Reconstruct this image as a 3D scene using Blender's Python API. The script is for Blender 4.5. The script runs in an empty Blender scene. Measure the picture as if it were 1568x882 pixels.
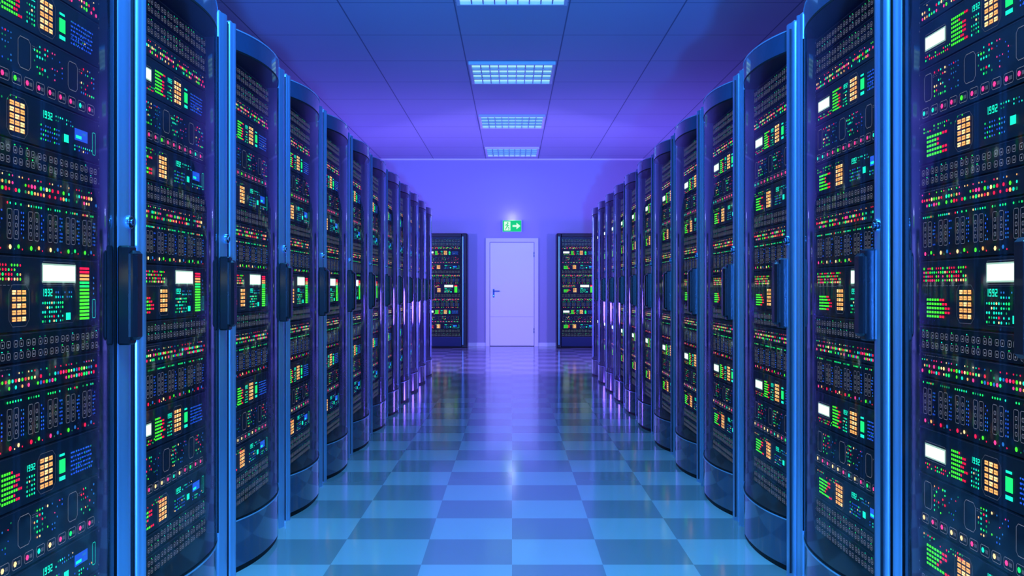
import bpy, math, random
from mathutils import Vector
random.seed(7)
scene = bpy.context.scene
scene.view_settings.view_transform = 'Standard'
scene.view_settings.look = 'None'

# ------------------------------------------------------------------ materials
def newmat(name):
    m = bpy.data.materials.new(name); m.use_nodes = True
    nt = m.node_tree
    for n in list(nt.nodes): nt.nodes.remove(n)
    out = nt.nodes.new('ShaderNodeOutputMaterial')
    return m, nt, out

def pbr(name, col, rough=0.5, metal=0.0, noise=0.0, nscale=20, coat=0.0, bump=0.0, stretch=(1,1,1), spec=0.5):
    m, nt, out = newmat(name)
    b = nt.nodes.new('ShaderNodeBsdfPrincipled')
    b.inputs['Base Color'].default_value = (*col, 1)
    b.inputs['Roughness'].default_value = rough
    b.inputs['Metallic'].default_value = metal
    b.inputs['Coat Weight'].default_value = coat
    b.inputs['Specular IOR Level'].default_value = spec
    nt.links.new(b.outputs[0], out.inputs[0])
    if noise > 0 or bump > 0:
        tc = nt.nodes.new('ShaderNodeTexCoord')
        mp = nt.nodes.new('ShaderNodeMapping'); mp.inputs['Scale'].default_value = stretch
        nz = nt.nodes.new('ShaderNodeTexNoise'); nz.inputs['Scale'].default_value = nscale
        nt.links.new(tc.outputs['Object'], mp.inputs[0]); nt.links.new(mp.outputs[0], nz.inputs['Vector'])
        mr = nt.nodes.new('ShaderNodeMapRange')
        mr.inputs['To Min'].default_value = max(0.02, rough - noise)
        mr.inputs['To Max'].default_value = rough + noise
        nt.links.new(nz.outputs['Fac'], mr.inputs['Value'])
        nt.links.new(mr.outputs[0], b.inputs['Roughness'])
    return m

def emit(name, col, s, sampled=False):
    m, nt, out = newmat(name)
    e = nt.nodes.new('ShaderNodeEmission')
    e.inputs[0].default_value = (*col, 1); e.inputs[1].default_value = s
    nt.links.new(e.outputs[0], out.inputs[0])
    if not sampled:
        try: m.cycles.emission_sampling = 'NONE'
        except Exception: pass
    return m

def glass_mat(name, tint, base=0.042, top=0.45, powr=2.8):
    m, nt, out = newmat(name)
    tr = nt.nodes.new('ShaderNodeBsdfTransparent'); tr.inputs[0].default_value = (*tint, 1)
    gl = nt.nodes.new('ShaderNodeBsdfGlossy'); gl.inputs['Roughness'].default_value = 0.06
    gl.inputs[0].default_value = (0.8, 0.9, 1, 1)
    lw = nt.nodes.new('ShaderNodeLayerWeight'); lw.inputs[0].default_value = 0.5
    pw = nt.nodes.new('ShaderNodeMath'); pw.operation = 'POWER'; pw.inputs[1].default_value = powr
    nt.links.new(lw.outputs['Facing'], pw.inputs[0])
    mr = nt.nodes.new('ShaderNodeMapRange'); mr.inputs['To Min'].default_value = base; mr.inputs['To Max'].default_value = top
    nt.links.new(pw.outputs[0], mr.inputs['Value'])
    mx = nt.nodes.new('ShaderNodeMixShader')
    nt.links.new(mr.outputs[0], mx.inputs[0]); nt.links.new(tr.outputs[0], mx.inputs[1]); nt.links.new(gl.outputs[0], mx.inputs[2])
    nt.links.new(mx.outputs[0], out.inputs[0])
    return m

M = {}
M['body'] = pbr('black_powdercoat', (0.004, 0.005, 0.009), 0.45, 0.0, 0.08, 60, spec=0.35)
M['panel'] = pbr('device_faceplate', (0.0025, 0.003, 0.006), 0.5, 0.0, 0.06, 80, spec=0.2)
M['panel2'] = pbr('device_faceplate_dark', (0.001, 0.0013, 0.003), 0.5, spec=0.15)
M['stile'] = pbr('blue_brushed_metal', (0.33, 0.52, 0.82), 0.31, 0.90, 0.0)
M['band'] = pbr('smoked_blue_lacquer', (0.020, 0.042, 0.09), 0.10, 0.25, 0.03, 3, coat=0.7)
M['rim'] = pbr('bright_edge_metal', (0.40, 0.62, 0.85), 0.25, 0.8, 0.03, 3)
M['handle'] = pbr('black_handle_plastic', (0.001, 0.0015, 0.004), 0.28, 0.0, 0.03, 10, coat=0.05)
M['chrome'] = pbr('lock_steel', (0.45, 0.65, 0.85), 0.2, 1.0, 0.03, 40)
M['glass'] = glass_mat('door_glass', (0.95, 0.97, 1.0))
M['red'] = emit('led_red', (1.0, 0.01, 0.06), 1.7)
M['pink'] = emit('led_pink', (1.0, 0.05, 0.28), 1.5)
M['green'] = emit('led_green', (0.01, 0.95, 0.16), 1.7)
M['lime'] = emit('led_lime', (0.06, 1.0, 0.03), 1.7)
M['dgreen'] = emit('led_green_dim', (0.01, 0.42, 0.14), 0.8)
M['cyan'] = emit('led_cyan', (0.01, 0.85, 0.55), 1.5)
M['blue'] = emit('led_blue', (0.02, 0.12, 0.9), 1.0)
M['lblue'] = emit('led_lightblue', (0.03, 0.26, 0.9), 0.8)
M['orange'] = emit('led_orange', (1.0, 0.42, 0.12), 1.6)
M['yellow'] = emit('led_yellow', (1.0, 0.68, 0.28), 1.8)
M['white'] = emit('lcd_white', (0.78, 1.0, 0.88), 2.2)
M['whited'] = emit('lcd_white_edge', (0.45, 0.75, 0.62), 0.9)
M['line'] = emit('faceplate_print_glow', (0.11, 0.14, 0.22), 0.6)  # faceplate outlines glow on their own, brightness put into the material
M['lineb'] = emit('faceplate_print_glow_bright', (0.30, 0.34, 0.47), 0.55)
M['lined'] = emit('faceplate_print_glow_dim', (0.02, 0.035, 0.09), 0.7)

class MB:
    def __init__(s): s.v=[]; s.f=[]; s.m=[]; s.sm=[]; s.names=[]
    def mi(s, k):
        if k not in s.names: s.names.append(k)
        return s.names.index(k)
    def face(s, pts, k, smooth=False):
        n=len(s.v); s.v += [tuple(p) for p in pts]; s.f.append(tuple(range(n, n+len(pts)))); s.m.append(s.mi(k)); s.sm.append(smooth)
    def idx(s, base, faces, k, smooth=False):
        n=len(s.v); s.v += [tuple(p) for p in base]
        for f in faces: s.f.append(tuple(n+i for i in f)); s.m.append(s.mi(k)); s.sm.append(smooth)
    def box(s, x0,x1,y0,y1,z0,z1,k, bev=0.0):
        if bev <= 0:
            b=[(x0,y0,z0),(x1,y0,z0),(x1,y1,z0),(x0,y1,z0),(x0,y0,z1),(x1,y0,z1),(x1,y1,z1),(x0,y1,z1)]
            s.idx(b, [(0,3,2,1),(4,5,6,7),(0,1,5,4),(1,2,6,5),(2,3,7,6),(3,0,4,7)], k)
        else:
            c=bev
            loop=[(x0+c,y0),(x1-c,y0),(x1,y0+c),(x1,y1-c),(x1-c,y1),(x0+c,y1),(x0,y1-c),(x0,y0+c)]
            li=[(min(max(x,x0+c),x1-c),min(max(y,y0+c),y1-c)) for x,y in loop]
            n=8
            b=[(x,y,z0) for x,y in li]+[(x,y,z0+c) for x,y in loop]+[(x,y,z1-c) for x,y in loop]+[(x,y,z1) for x,y in li]
            fs=[tuple(reversed(range(8))), tuple(range(24,32))]
            for r in range(3):
                for i in range(n):
                    j=(i+1)%n; fs.append((r*8+i,r*8+j,(r+1)*8+j,(r+1)*8+i))
            s.idx(b, fs, k)
    def cyl_y(s, cx, cz, r, y0, y1, k, n=20):
        b=[(cx+r*math.cos(2*math.pi*i/n), y0, cz+r*math.sin(2*math.pi*i/n)) for i in range(n)]
        b2=[(x,y1,z) for x,_,z in b]
        s.idx(b+b2, [(i,n+i,n+(i+1)%n,(i+1)%n) for i in range(n)], k, True)
        s.face(b, k); s.face(list(reversed(b2)), k)
    def mesh(s, name):
        me=bpy.data.meshes.new(name); me.from_pydata(s.v, [], s.f)
        for nme in s.names: me.materials.append(M[nme])
        me.polygons.foreach_set('material_index', s.m)
        me.polygons.foreach_set('use_smooth', s.sm)
        me.update(); return me

def add(name, me, loc=(0,0,0), rz=0, parent=None):
    o=bpy.data.objects.new(name, me); scene.collection.objects.link(o)
    o.location=loc; o.rotation_euler=(0,0,rz)
    if parent: o.parent=parent
    return o

# ------------------------------------------------------------------ equipment
FY = 0.040
U0, U1 = -0.350, 0.310
class Eq:
    def __init__(s, mb, fy): s.mb=mb; s.fy=fy
    def q(s, u, z, w, h, k, d=0.0015):
        y=s.fy-d
        s.mb.face([(u,y,z),(u+w,y,z),(u+w,y,z+h),(u,y,z+h)], k)
    def dot(s, u, z, r, k, d=0.002):
        if k in ('green','lime','dgreen') and random.random()<0.14: k=random.choice(['orange','red','yellow'])
        y=s.fy-d
        s.mb.face([(u+r*math.cos(a*math.pi/3),y,z+r*math.sin(a*math.pi/3)) for a in range(6)], k)
    def frame(s, u, z, w, h, t, k):
        c=min(w,h)*0.18
        s.q(u+c,z,w-2*c,t,k); s.q(u+c,z+h-t,w-2*c,t,k); s.q(u,z+c,t,h-2*c,k); s.q(u+w-t,z+c,t,h-2*c,k)
        y=s.fy-0.0015
        for (cx,cz,dx,dz) in ((u,z,1,1),(u+w,z,-1,1),(u+w,z+h,-1,-1),(u,z+h,1,-1)):
            s.mb.face([(cx,y,cz+dz*c),(cx+dx*c,y,cz),(cx+dx*c,y,cz+dz*t),(cx+dx*t,y,cz+dz*c)], k)
    def plate(s, z0, z1, k='panel'):
        s.mb.box(U0, U1, s.fy, s.fy+0.03, z0+0.002, z1-0.002, k)
        s.q(U0+0.004, z1-0.0050, U1-U0-0.008, 0.0010, 'lined')
        for uu in (U0+0.008, U1-0.012):
            for zz in (z0+0.012, z1-0.012): s.dot(uu, zz, 0.0026, 'line')
    def orange(s, u, z, w=0.062, h=0.076):
        s.frame(u-0.012, z-0.010, w+0.024, h+0.020, 0.0014, 'line')
        for i in range(3):
            for j in range(5):
                a=u+i*w/3; b=z+j*h/5
                k='orange' if random.random()<0.65 else 'yellow'
                s.q(a+0.002, b+0.0078, w/3-0.005, 0.0044, k)
                s.q(a+0.002, b+0.0022, w/3-0.009, 0.0044, k)
                s.q(a+w/3-0.0060, b+0.0022, 0.0035, 0.0052, 'orange')
    def digits(s, u, z, k='cyan', h=0.016):
        w=h*0.5; t=h*0.15
        for n,ch in enumerate('1992'):
            x=u+n*w*1.45
            pos={'a':(0,h-t,w,t),'g':(0,h/2-t/2,w,t),'d':(0,0,w,t),'f':(0,h/2,t,h/2),'e':(0,0,t,h/2),'b':(w-t,h/2,t,h/2),'c':(w-t,0,t,h/2)}
            for c in {'1':'bc','9':'abcdfg','2':'abged'}[ch]:
                a=pos[c]; s.q(x+a[0], z+a[1], a[2], a[3], k)
    def text(s, u, z, w, h, rows, k='lblue'):
        for r in range(rows):
            zz=z+h-(r+1)*h/rows; x=u
            while x < u+w:
                l=random.uniform(0.003,0.012)
                if x+l>u+w: break
                s.q(x, zz, l, h/rows*0.38, k); x+=l+random.uniform(0.003,0.006)
    def matrix(s, u, z, nx, nz, sx, sz, r, cols, p=1.0):
        for i in range(nx):
            for j in range(nz):
                if random.random()<p: s.dot(u+i*sx, z+j*sz, r*random.uniform(0.8,1.15), random.choice(cols))
    def hbars(s, u, z, w, h, n):
        for j in range(n):
            k='lime' if j<n*0.55 else ('green' if j<n*0.7 else ('red' if j>n*0.82 else 'orange'))
            s.q(u, z+j*h/n, w, h/n*0.64, k)
    def eqbars(s, u, z, w, h, rows):
        for r in range(rows):
            L=random.randint(5,9)
            for i in range(L):
                k='lime' if i<L*0.70 else 'red'
                s.q(u+i*w/9, z+r*h/rows, w/9*0.70, h/rows*0.52, k)
    def screen(s, u, z, w, h):
        s.q(u, z, w, h, 'whited')
        s.q(u+0.004, z+0.004, w-0.008, h-0.008, 'white', 0.0022)
    def ports(s, z0, z1):
        s.plate(z0,z1,'panel2')
        n=2; hh=(z1-z0-0.016)/n; sz=min(0.0160, hh*0.64)
        for r in range(n):
            z=z0+0.009+r*hh; x=U0+0.022; c=0
            while x < U1-0.03:
                s.frame(x, z, sz, sz, 0.0015, 'lineb')
                s.q(x+sz*0.36, z+sz*0.30, sz*0.28, sz*0.30, 'lineb')
                if random.random()<0.35: s.q(x+sz*0.2, z+sz+0.002, sz*0.3, 0.0025, random.choice(['dgreen','green','cyan']))
                x+=sz+0.0075; c+=1
                if c%2==0: x+=0.006
    def leds(s, z0, z1):
        s.plate(z0,z1)
        cols=['red','pink','green','lime','red','cyan','red','pink','yellow','dgreen','lblue','lime','orange']
        for r,zz in enumerate((z0+0.016, z0+0.031, z0+0.047)):
            if zz>z1-0.008: break
            x=U0+0.025
            while x<U1-0.02:
                if random.random()<(0.72 if r<2 else 0.45):
                    s.dot(x, zz, random.uniform(0.0036,0.0056) if r<2 else 0.0024, random.choice(cols))
                x+=0.0135
        s.text(U0+0.03, z1-0.012, 0.2, 0.004, 1, 'line')
    def modules(s, z0, z1):
        s.plate(z0,z1,'panel2')
        H=z1-z0; x=U0+0.03
        while x < U1-0.06:
            for dx in (0,0.027):
                s.frame(x+dx, z0+0.035, 0.021, H*0.52, 0.0013, 'lineb')
                for kz in (0.15,0.40,0.65):
                    s.frame(x+dx+0.006, z0+0.035+H*0.52*kz, 0.009, 0.010, 0.0015, 'lineb')
            s.matrix(x+0.058, z0+0.040, 2, 7, 0.0085, 0.0094, 0.0027, ['blue','lblue','blue'], 0.8)
            for i in range(6):
                if random.random()<0.8: s.dot(x+0.001+i*0.011, z1-0.015, 0.0030, random.choice(['green','dgreen','green','cyan']))
            s.dot(x+0.012, z0+0.017, 0.0058, random.choice(['red','pink','yellow','lime']))
            s.dot(x+0.046, z0+0.019, 0.0052, random.choice(['green','lime','lblue','orange']))
            s.dot(x+0.030, z0+0.013, 0.0022, 'dgreen'); s.dot(x+0.062, z0+0.013, 0.0022, 'red')
            x+=0.088
    def boxes(s, z0, z1):
        s.plate(z0,z1)
        H=z1-z0
        for (u,w) in ((-0.315,0.045),(-0.10,0.055),(0.13,0.05)):
            s.frame(u, z0+H*0.36, w, H*0.50, 0.0016, 'lineb')
            s.text(u+w+0.006, z0+H*0.75, 0.03, 0.01, 2, 'line')
        s.matrix(-0.255, z0+H*0.40, 6, 6, 0.0115, 0.0125, 0.0033, ['green','lime','red','dgreen','yellow','cyan'], 0.42)
        s.matrix(-0.175, z0+H*0.40, 5, 6, 0.0115, 0.0125, 0.0024, ['blue','lblue','dgreen'], 0.45)
        s.matrix(-0.03, z0+H*0.40, 6, 6, 0.0120, 0.0125, 0.0032, ['red','lime','dgreen','cyan','green'], 0.42)
        s.matrix(0.052, z0+H*0.40, 5, 6, 0.0120, 0.0125, 0.0025, ['blue','lblue','pink'], 0.35)
        s.matrix(0.20, z0+H*0.40, 7, 6, 0.0115, 0.0125, 0.0030, ['green','red','lblue','dgreen'], 0.42)
        x=U0+0.022
        while x<U1-0.05:
            s.frame(x, z0+0.010, 0.040, 0.026, 0.0013, 'lineb')
            s.dot(x+0.012, z0+0.023, 0.0068, random.choice(['pink','green','lime','pink','cyan','yellow','pink']))
            s.q(x+0.022, z0+0.018, 0.012, 0.009, 'line')
            x+=0.051
    def unitA(s, z0, z1):
        s.plate(z0,z1)
        s.matrix(-0.315, z1-0.055, 20, 4, 0.0118, 0.0105, 0.0036, ['red','lime','red','green','pink'], 0.78)
        s.text(-0.315, z1-0.070, 0.2, 0.005, 1, 'line')
        s.eqbars(-0.30, z0+0.022, 0.13, 0.055, 5)
        s.orange(-0.125, z0+0.022)
        s.screen(0.005, z1-0.062, 0.165, 0.046)
        s.frame(0.0, z1-0.067, 0.175, 0.056, 0.0015, 'line')
        s.digits(0.005, z0+0.080, 'cyan', 0.018)
        s.matrix(0.008, z0+0.020, 10, 5, 0.0105, 0.0110, 0.0035, ['green','cyan','cyan','dgreen'], 0.8)
        s.q(0.118, z0+0.020, 0.024, 0.018, 'cyan', 0.0025)
        s.matrix(0.07, z0+0.078, 8, 2, 0.0110, 0.0115, 0.0030, ['cyan','lblue'], 0.8)
        s.frame(-0.005, z0+0.012, 0.178, 0.093, 0.0012, 'lined')
        s.hbars(0.192, z0+0.018, 0.052, z1-z0-0.036, 15)
        s.frame(0.262, z0+0.02, 0.018, 0.05, 0.0012, 'cyan')
        s.matrix(0.268, z0+0.085, 1, 4, 0.01, 0.014, 0.003, ['lblue'], 1)
    def unitB(s, z0, z1):
        s.plate(z0,z1)
        s.screen(-0.310, z0+0.044, 0.115, 0.038)
        s.frame(-0.315, z0+0.038, 0.125, 0.050, 0.0015, 'line')
        s.matrix(-0.305, z0+0.018, 13, 2, 0.0110, 0.0095, 0.0028, ['green','lime','red'], 0.7)
        s.eqbars(-0.165, z0+0.020, 0.085, 0.075, 7)
        s.digits(-0.066, z0+0.075, 'cyan', 0.015)
        s.matrix(-0.062, z0+0.020, 4, 5, 0.0105, 0.0105, 0.0030, ['green','cyan','dgreen'], 0.85)
        s.orange(-0.005, z0+0.020)
        s.q(0.087, z0+0.040, 0.030, 0.034, 'green'); s.q(0.088, z0+0.082, 0.026, 0.006, 'cyan'); s.q(0.087, z0+0.022, 0.030, 0.010, 'cyan')
        s.text(0.145, z0+0.025, 0.12, 0.065, 6, 'blue')
        s.matrix(0.15, z0+0.03, 10, 5, 0.0115, 0.013, 0.0028, ['lblue','blue','dgreen'], 0.4)
    def unitC(s, z0, z1):
        s.plate(z0,z1)
        s.matrix(-0.315, z1-0.030, 19, 2, 0.0115, 0.0100, 0.0028, ['lime','dgreen','red','green'], 0.5)
        s.eqbars(-0.30, z0+0.018, 0.13, 0.060, 5)
        s.orange(-0.135, z0+0.016, 0.066, 0.072)
        s.digits(0.005, z0+0.072, 'cyan', 0.018)
        s.matrix(0.0, z0+0.020, 9, 4, 0.0105, 0.0110, 0.0028, ['blue','green','lblue','blue'], 0.8)
        s.q(0.108, z0+0.030, 0.024, 0.020, 'cyan', 0.0025)
        s.matrix(0.07, z0+0.076, 9, 2, 0.0105, 0.0100, 0.0026, ['dgreen','lblue','cyan'], 0.7)
        s.q(0.165, z0+0.045, 0.070, 0.030, 'blue'); s.q(0.170, z0+0.050, 0.03, 0.008, 'cyan', 0.0022); s.q(0.205, z0+0.062, 0.02, 0.006, 'lblue', 0.0022)
        s.matrix(0.165, z0+0.020, 9, 2, 0.0115, 0.0095, 0.0028, ['green','cyan','blue'], 0.8)
        s.frame(0.262, z0+0.02, 0.018, 0.06, 0.0012, 'cyan')
    def stack(s):
        s.ports(1.955,2.025); s.ports(1.890,1.955); s.leds(1.825,1.890)
        s.unitB(1.705,1.825); s.boxes(1.560,1.705); s.unitC(1.445,1.560)
        s.ports(1.380,1.445); s.leds(1.315,1.380); s.modules(1.185,1.315)
        s.unitA(1.010,1.185)
        s.ports(0.940,1.010); s.leds(0.870,0.940); s.modules(0.735,0.870)
        s.unitB(0.610,0.735); s.boxes(0.465,0.610); s.unitC(0.350,0.465)
        s.ports(0.285,0.350); s.ports(0.215,0.285)

# ------------------------------------------------------------------ curved-door rack
W=0.85; HT=2.12; SAG=0.058
def arc(u0,u1,y0,sag,n=20):
    return [(u0+(u1-u0)*i/n, y0 - sag*(1-abs(2*i/n-1)**2.2)) for i in range(n+1)]

def build_rack():
    mb=MB()
    hw=W/2-0.002
    mb.box(-hw,hw,0.070,0.90,0.03,2.10,'body')
    mb.box(-hw,hw,0.030,0.90,2.10,HT,'body')
    mb.box(-hw+0.02,hw-0.02,0.03,0.88,0.0,0.03,'panel2')
    mb.box(-hw,-hw+0.015,0.030,0.070,0.0,HT-0.004,'panel2'); mb.box(hw-0.017,hw,0.030,0.070,0.0,HT-0.004,'panel2')
    def stile(u0,u1,yf):
        yb=0.070; r=0.012
        lp=[]
        for a in range(0,5):
            t=math.pi+ a*math.pi/8
            lp.append((u0+r+r*math.cos(t), yf+r+r*math.sin(t)))
        for a in range(1,8):
            x=u0+r+(u1-u0-2*r)*a/8
            lp.append((x, yf-0.009*math.sin(math.pi*a/8)))
        for a in range(0,5):
            t=1.5*math.pi+a*math.pi/8
            lp.append((u1-r+r*math.cos(t), yf+r+r*math.sin(t)))
        lp.append((u1,yb)); lp.append((u0,yb))
        n=len(lp)
        b=[(x,y,0.0) for x,y in lp]+[(x,y,HT+0.004) for x,y in lp]
        mb.idx(b, [(i,i+1,n+i+1,n+i) for i in range(n-3)], 'stile', True)
        mb.idx(b, [(n-3,n-2,2*n-2,2*n-3),(n-1,0,n,2*n-1)], 'body')
        mb.face([(x,y,HT+0.004) for x,y in lp],'stile')
        mb.box(u0+0.002,u1-0.002,yf+0.003,0.065,HT+0.004,HT+0.009,'rim')
    stile(-0.406,-0.350,-0.010); stile(0.310,0.403,-0.010)
    mb.box(0.3845,0.3870,-0.0190,-0.010,0.02,HT-0.02,'body')
    def band(z0,z1,k,y0=0.0,sag=SAG,u0=-0.350,u1=0.310):
        a=arc(u0,u1,y0,sag)
        lp=a+[(u1,0.055),(u0,0.055)]
        n=len(a)
        base=[(x,y,z0) for x,y in a]+[(x,y,z1) for x,y in a]
        mb.idx(base,[(i,i+1,n+i+1,n+i) for i in range(n-1)],k,True)
        mb.face([(x,y,z0) for x,y in reversed(lp)],k); mb.face([(x,y,z1) for x,y in lp],k)
    band(0.0,0.022,'panel2',0.004,SAG-0.003)
    band(0.022,0.200,'band')
    band(0.200,0.205,'rim',-0.001,SAG+0.002)
    band(0.205,0.214,'panel2')
    band(2.030,2.038,'panel2')
    band(2.038,2.114,'band')
    band(2.114,2.119,'rim',-0.001,SAG+0.002)
    a=arc(-0.350,0.310,-0.001,SAG-0.002); n=len(a)
    base=[(x,y,0.214) for x,y in a]+[(x,y,2.030) for x,y in a]
    mb.idx(base,[(i,i+1,n+i+1,n+i) for i in range(n-1)],'glass',True)
    mb.box(-0.351,-0.345,-0.006,0.040,0.214,2.030,'panel2'); mb.box(0.305,0.311,-0.006,0.040,0.214,2.030,'panel2')
    # handle: solid moulded grip with stepped ends
    mb.box(0.300,0.344,-0.046,-0.010,0.955,1.225,'handle',0.005)
    mb.box(0.297,0.347,-0.064,-0.040,0.968,1.212,'handle',0.009)
    # lock
    mb.cyl_y(0.358,1.292,0.019,-0.025,0.0,'chrome')
    mb.cyl_y(0.358,1.292,0.0145,-0.0265,-0.02,'panel2')
    mb.cyl_y(0.358,1.292,0.0095,-0.030,-0.02,'chrome')
    mb.box(0.3565,0.3595,-0.0315,-0.029,1.286,1.298,'panel2')
    Eq(mb,FY).stack()
    return mb.mesh('server_rack_mesh')

rack=build_rack()
Xr=1.08; G0=2.565
for side in (-1,1):
    for k in range(-3,11):
        yc=G0+W*k+W/2
        if side<0: add('server_rack', rack, (-Xr,yc,0), math.pi/2)
        else: add('server_rack', rack, (Xr,yc-0.01,0), -math.pi/2)

# ------------------------------------------------------------------ flat cabinets at the far wall
def build_cabinet(flip):
    mb=MB(); w=0.425
    mb.box(-w,w,0.02,0.5,0.0,2.12,'body')
    mb.box(-w,-0.345,-0.03,0.02,0.0,2.12,'body',0.012)
    mb.box(0.325,w,-0.03,0.02,0.0,2.12,'body',0.012)
    mb.box(-0.345,0.325,-0.03,0.02,2.05,2.12,'body',0.008)
    mb.box(-0.345,0.325,-0.03,0.02,0.03,0.205,'band',0.008)
    mb.box(-0.345,0.325,-0.02,0.02,0.0,0.03,'panel2')
    s=0.345 if not flip else -0.395
    mb.box(s,s+0.010,-0.034,-0.028,0.06,2.06,'stile')
    mb.box(s+0.03,s+0.036,-0.033,-0.028,0.06,2.06,'band')
    mb.box(0.365,0.382,-0.065,-0.028,0.96,1.2,'handle',0.004)
    mb.face([(-0.345,-0.018,0.205),(0.325,-0.018,0.205),(0.325,-0.018,2.05),(-0.345,-0.018,2.05)],'glass')
    Eq(mb,0.0).stack()
    return mb.mesh('server_cabinet_mesh')
add('server_cabinet', build_cabinet(False), (-1.258,16.68,0))
add('server_cabinet', build_cabinet(True), (1.258,16.68,0))

# ------------------------------------------------------------------ room
YB=17.22; YN=-3.2; XS=3.3; HC=3.58
m,nt,out=newmat('checker_floor_tiles')
b=nt.nodes.new('ShaderNodeBsdfPrincipled'); nt.links.new(b.outputs[0],out.inputs[0])
tc=nt.nodes.new('ShaderNodeTexCoord'); mp=nt.nodes.new('ShaderNodeMapping')
T=0.3643
mp.inputs['Location'].default_value=(0,-0.337/T,0.5); mp.inputs['Scale'].default_value=(1/T,1/T,0)
ch=nt.nodes.new('ShaderNodeTexChecker'); ch.inputs['Scale'].default_value=1.0
ch.inputs['Color1'].default_value=(0.32,0.355,0.40,1); ch.inputs['Color2'].default_value=(0.18,0.20,0.23,1)
nt.links.new(tc.outputs['Object'],mp.inputs[0]); nt.links.new(mp.outputs[0],ch.inputs['Vector'])
nz=nt.nodes.new('ShaderNodeTexNoise'); nz.inputs['Scale'].default_value=3
nt.links.new(tc.outputs['Object'],nz.inputs['Vector'])
mr=nt.nodes.new('ShaderNodeMapRange'); mr.inputs['To Min'].default_value=0.10; mr.inputs['To Max'].default_value=0.15
nt.links.new(nz.outputs['Fac'],mr.inputs['Value']); nt.links.new(mr.outputs[0],b.inputs['Roughness'])
nt.links.new(ch.outputs['Color'],b.inputs['Base Color'])
b.inputs['Specular IOR Level'].default_value=1.0
b.inputs['IOR'].default_value=1.8
M['floor']=m

m,nt,out=newmat('ceiling_tiles')
b=nt.nodes.new('ShaderNodeBsdfPrincipled'); nt.links.new(b.outputs[0],out.inputs[0]); b.inputs['Roughness'].default_value=0.8
tc=nt.nodes.new('ShaderNodeTexCoord'); sp=nt.nodes.new('ShaderNodeSeparateXYZ'); nt.links.new(tc.outputs['Object'],sp.inputs[0])
def line(sock, off):
    a=nt.nodes.new('ShaderNodeMath'); a.operation='ADD'; a.inputs[1].default_value=off+100; nt.links.new(sock,a.inputs[0])
    f=nt.nodes.new('ShaderNodeMath'); f.operation='FRACT'; nt.links.new(a.outputs[0],f.inputs[0])
    c=nt.nodes.new('ShaderNodeMath'); c.operation='SUBTRACT'; c.inputs[1].default_value=0.5; nt.links.new(f.outputs[0],c.inputs[0])
    d=nt.nodes.new('ShaderNodeMath'); d.operation='ABSOLUTE'; nt.links.new(c.outputs[0],d.inputs[0])
    e=nt.nodes.new('ShaderNodeMath'); e.operation='GREATER_THAN'; e.inputs[1].default_value=0.4935; nt.links.new(d.outputs[0],e.inputs[0])
    return e.outputs[0]
l1=line(sp.outputs['X'],0.5); l2=line(sp.outputs['Y'],0.2)
mxm=nt.nodes.new('ShaderNodeMath'); mxm.operation='MAXIMUM'; nt.links.new(l1,mxm.inputs[0]); nt.links.new(l2,mxm.inputs[1])
mx=nt.nodes.new('ShaderNodeMix'); mx.data_type='RGBA'
mx.inputs[6].default_value=(0.46,0.49,0.62,1); mx.inputs[7].default_value=(0.16,0.18,0.28,1)
nt.links.new(mxm.outputs[0],mx.inputs[0]); nt.links.new(mx.outputs[2],b.inputs['Base Color'])
M['ceiling']=m
M['wall']=pbr('painted_wall',(0.43,0.40,0.60),0.6,0,0.05,8)
M['trim']=pbr('painted_trim',(0.86,0.86,0.92),0.4,0,0.04,8)
M['door']=pbr('painted_door',(0.97,0.97,0.98),0.35,0,0.04,8)
M['doorgap']=pbr('door_shadow_gap',(0.20,0.20,0.28),0.6)
M['dhandle']=pbr('door_lever_metal',(0.05,0.06,0.18),0.3,0.7)
M['lampframe']=pbr('lamp_frame_paint',(0.75,0.8,0.85),0.4)
M['louver']=pbr('lamp_louver_aluminium',(0.30,0.40,0.55),0.3,0.7)
M['lampon']=emit('lamp_diffuser',(0.32,0.68,0.80),1.2,True)
M['signgreen']=emit('exit_sign_green',(0.01,0.62,0.25),1.0)
M['signwhite']=emit('exit_sign_white',(0.65,1.0,0.78),1.1)
M['signbox']=pbr('exit_sign_housing',(0.7,0.75,0.75),0.4)

def boxobj(name,x0,x1,y0,y1,z0,z1,k):
    mb=MB(); mb.box(x0,x1,y0,y1,z0,z1,k); return add(name,mb.mesh(name))
boxobj('floor',-XS,XS,YN,YB,-0.1,0,'floor')
boxobj('ceiling',-XS,XS,YN,YB,HC,HC+0.1,'ceiling')
boxobj('wall_back',-XS,XS,YB,YB+0.12,-0.1,HC+0.1,'wall')
boxobj('wall_front',-XS,XS,YN-0.12,YN,-0.1,HC+0.1,'wall')
boxobj('wall_left',-XS-0.12,-XS,YN-0.12,YB+0.12,-0.1,HC+0.1,'wall')
boxobj('wall_right',XS,XS+0.12,YN-0.12,YB+0.12,-0.1,HC+0.1,'wall')
def strip(name,segs):
    mb=MB()
    for s in segs: mb.box(*s)
    return add(name,mb.mesh(name))
strip('baseboard_back',[(-XS,-0.503,YB-0.014,YB,0,0.065,'trim'),(0.503,XS,YB-0.014,YB,0,0.065,'trim')])
strip('baseboard_left',[(-XS,-XS+0.014,YN,YB-0.014,0,0.065,'trim')])
strip('baseboard_right',[(XS-0.014,XS,YN,YB-0.014,0,0.065,'trim')])
strip('trim_1',[(-XS,XS,YB-0.02,YB,HC-0.03,HC,'trim')])

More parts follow.
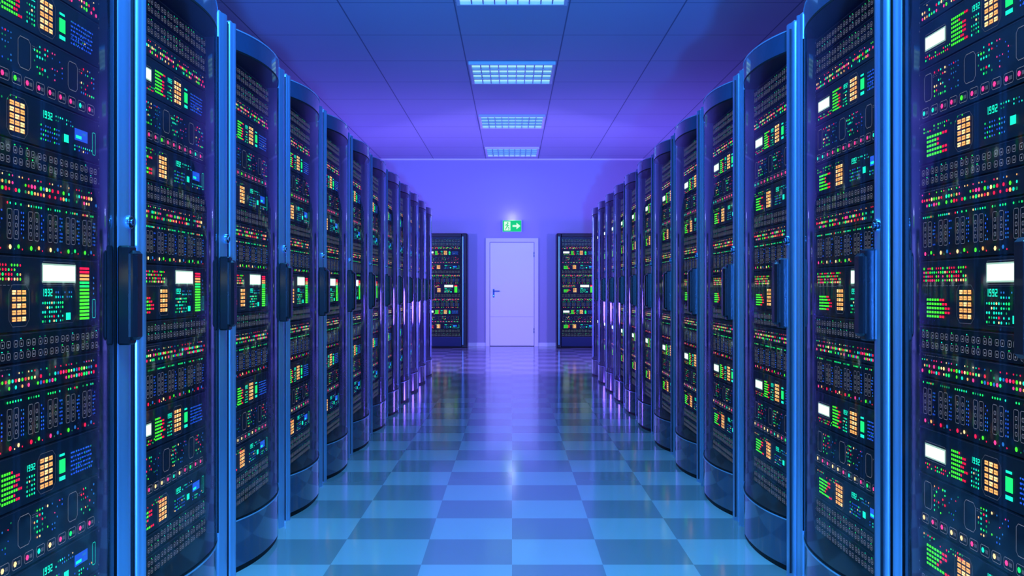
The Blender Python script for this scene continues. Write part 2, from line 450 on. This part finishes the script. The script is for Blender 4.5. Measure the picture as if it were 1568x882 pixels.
# door
mb=MB()
yf=YB
mb.box(-0.500,-0.425,yf-0.045,yf,0,2.06,'trim'); mb.box(0.425,0.500,yf-0.045,yf,0,2.06,'trim')
mb.box(-0.425,0.425,yf-0.045,yf,1.985,2.06,'trim')
mb.box(-0.425,0.425,yf-0.006,yf-0.001,0,1.985,'doorgap')
mb.box(-0.417,0.417,yf-0.032,yf-0.006,0.008,1.977,'door',0.004)
mb.box(-0.413,0.413,yf-0.0335,yf-0.0315,0.56,0.563,'doorgap')
mb.box(-0.365,-0.335,yf-0.040,yf-0.032,0.93,1.09,'dhandle',0.003)
mb.cyl_y(-0.35,1.05,0.010,yf-0.085,yf-0.036,'dhandle',12)
mb.box(-0.362,-0.235,yf-0.092,yf-0.076,1.041,1.060,'dhandle',0.006)
mb.cyl_y(-0.35,0.965,0.007,yf-0.043,yf-0.038,'chrome',10)
for z in (0.25,0.30,1.70,1.75):
    mb.box(0.412,0.428,yf-0.052,yf-0.03,z,z+0.045,'dhandle',0.004)
add('door_1',mb.mesh('door_1'))

# exit sign
mb=MB(); cx,cz=0.0,2.29; yf=YB
mb.box(-0.185,0.185,yf-0.07,yf,cz-0.115,cz+0.115,'signbox',0.006)
ys=yf-0.0712
def sq(pts,k,d=0): mb.face([(x,ys-d,cz+z) for x,z in pts],k)
sq([(-0.177,-0.107),(0.177,-0.107),(0.177,0.107),(-0.177,0.107)],'signgreen')
sq([(-0.150,-0.085),(-0.030,-0.085),(-0.030,0.085),(-0.150,0.085)],'signwhite',0.001)
mg='signgreen'
sq([(-0.082+0.016*math.cos(a*math.pi/5),0.055+0.016*math.sin(a*math.pi/5)) for a in range(10)],mg,0.002)
sq([(-0.110,0.035),(-0.082,0.035),(-0.080,-0.010),(-0.100,-0.010)],mg,0.002)
sq([(-0.084,0.030),(-0.052,0.005),(-0.057,-0.004),(-0.086,0.014)],mg,0.002)
sq([(-0.108,0.032),(-0.138,0.010),(-0.132,0.002),(-0.104,0.020)],mg,0.002)
sq([(-0.100,-0.008),(-0.086,-0.008),(-0.118,-0.070),(-0.134,-0.066)],mg,0.002)
sq([(-0.094,-0.008),(-0.080,-0.008),(-0.052,-0.034),(-0.062,-0.045)],mg,0.002)
sq([(-0.062,-0.034),(-0.050,-0.036),(-0.056,-0.075),(-0.070,-0.075)],mg,0.002)
sq([(0.010,-0.018),(0.090,-0.018),(0.090,0.018),(0.010,0.018)],'signwhite',0.001)
sq([(0.085,-0.062),(0.160,0.0),(0.085,0.062)],'signwhite',0.001)
add('exit_sign',mb.mesh('exit_sign'))

# ceiling lamps
def lamp_mesh():
    mb=MB(); h=0.475; L=0.475
    for (a,b_,c,d) in ((-h,h,-L,-L+0.03),(-h,h,L-0.03,L),(-h,-h+0.03,-L+0.03,L-0.03),(h-0.03,h,-L+0.03,L-0.03)):
        mb.box(a,b_,c,d,-0.035,0,'lampframe')
    mb.box(-h+0.03,h-0.03,-L+0.03,L-0.03,-0.006,-0.001,'lampon')
    for i in range(1,9):
        x=-h+0.03+(2*h-0.06)*i/9; mb.box(x-0.005,x+0.005,-L+0.03,L-0.03,-0.032,-0.006,'louver')
    for j in range(1,4):
        y=-L+0.03+(2*L-0.06)*j/4; mb.box(-h+0.03,h-0.03,y-0.013,y+0.013,-0.034,-0.005,'louver')
    return mb.mesh('ceiling_lamp_mesh')
lm=lamp_mesh()
def area(name,loc,size,energy,col,parent=None,rot=(0,0,0)):
    l=bpy.data.lights.new(name,'AREA'); l.shape='SQUARE'; l.size=size; l.energy=energy; l.color=col
    o=bpy.data.objects.new(name,l); scene.collection.objects.link(o); o.location=loc; o.rotation_euler=rot
    if parent: o.parent=parent
    return o
for y,e,c in ((-1.7,60,(0.06,0.50,1.0)),(1.3,225,(0.10,0.66,1.0)),(4.3,75,(0.08,0.46,1.0)),(7.3,0,None),(10.3,0,None),(13.3,0,None),(16.25,0,None)):
    o=add('ceiling_lamp',lm,(0,y,HC))
    if e: area('lamp_light',(0,0,-0.040),0.85,e,c,o)
# violet fill lights added behind last racks, aimed at the floor before the door
for sx in (-1,1):
    o=area('row_end_fill',(sx*2.15,12.3,1.9),0.2,95,(0.32,0.24,1.0))
    d=Vector((0.0,14.4,0.0))-o.location; o.rotation_euler=d.to_track_quat('-Z','Y').to_euler()

def point(name,loc,energy,col,r=0.1):
    l=bpy.data.lights.new(name,'POINT'); l.energy=energy; l.color=col; l.shadow_soft_size=r
    o=bpy.data.objects.new(name,l); scene.collection.objects.link(o); o.location=loc; return o
point('blue_uplight',(0.20,-1.2,0.95),1050,(0.06,0.30,1.0),0.12)
l=bpy.data.lights.new('blue_ceiling_fill','SPOT'); l.energy=4300; l.color=(0.03,0.20,1.0); l.shadow_soft_size=0.06  # unseen spot added behind the camera to turn the ceiling bluer
l.spot_size=math.radians(42); l.spot_blend=0.6
o=bpy.data.objects.new('blue_ceiling_fill',l); scene.collection.objects.link(o); o.location=(0.28,-1.6,0.7)
d=Vector((0.0,6.4,3.58))-o.location; o.rotation_euler=d.to_track_quat('-Z','Y').to_euler()
point('violet_light',(-2.2,14.3,0.8),125,(0.20,0.10,1.0),0.3)
point('violet_light',(2.2,14.3,0.8),125,(0.20,0.10,1.0),0.3)
point('exit_sign_glow',(0,YB-0.14,2.44),1.6,(0.45,0.48,1.0),0.07)

w=bpy.data.worlds.new('World'); scene.world=w; w.use_nodes=True
w.node_tree.nodes['Background'].inputs[0].default_value=(0.02,0.04,0.2,1)
w.node_tree.nodes['Background'].inputs[1].default_value=0.3

cam=bpy.data.cameras.new('camera'); co=bpy.data.objects.new('camera',cam); scene.collection.objects.link(co)
cam.sensor_width=36; cam.lens=36*1380/1568; cam.clip_start=0.02
co.location=(0,0,1.11); co.rotation_euler=(math.pi/2,0,0)
scene.camera=co
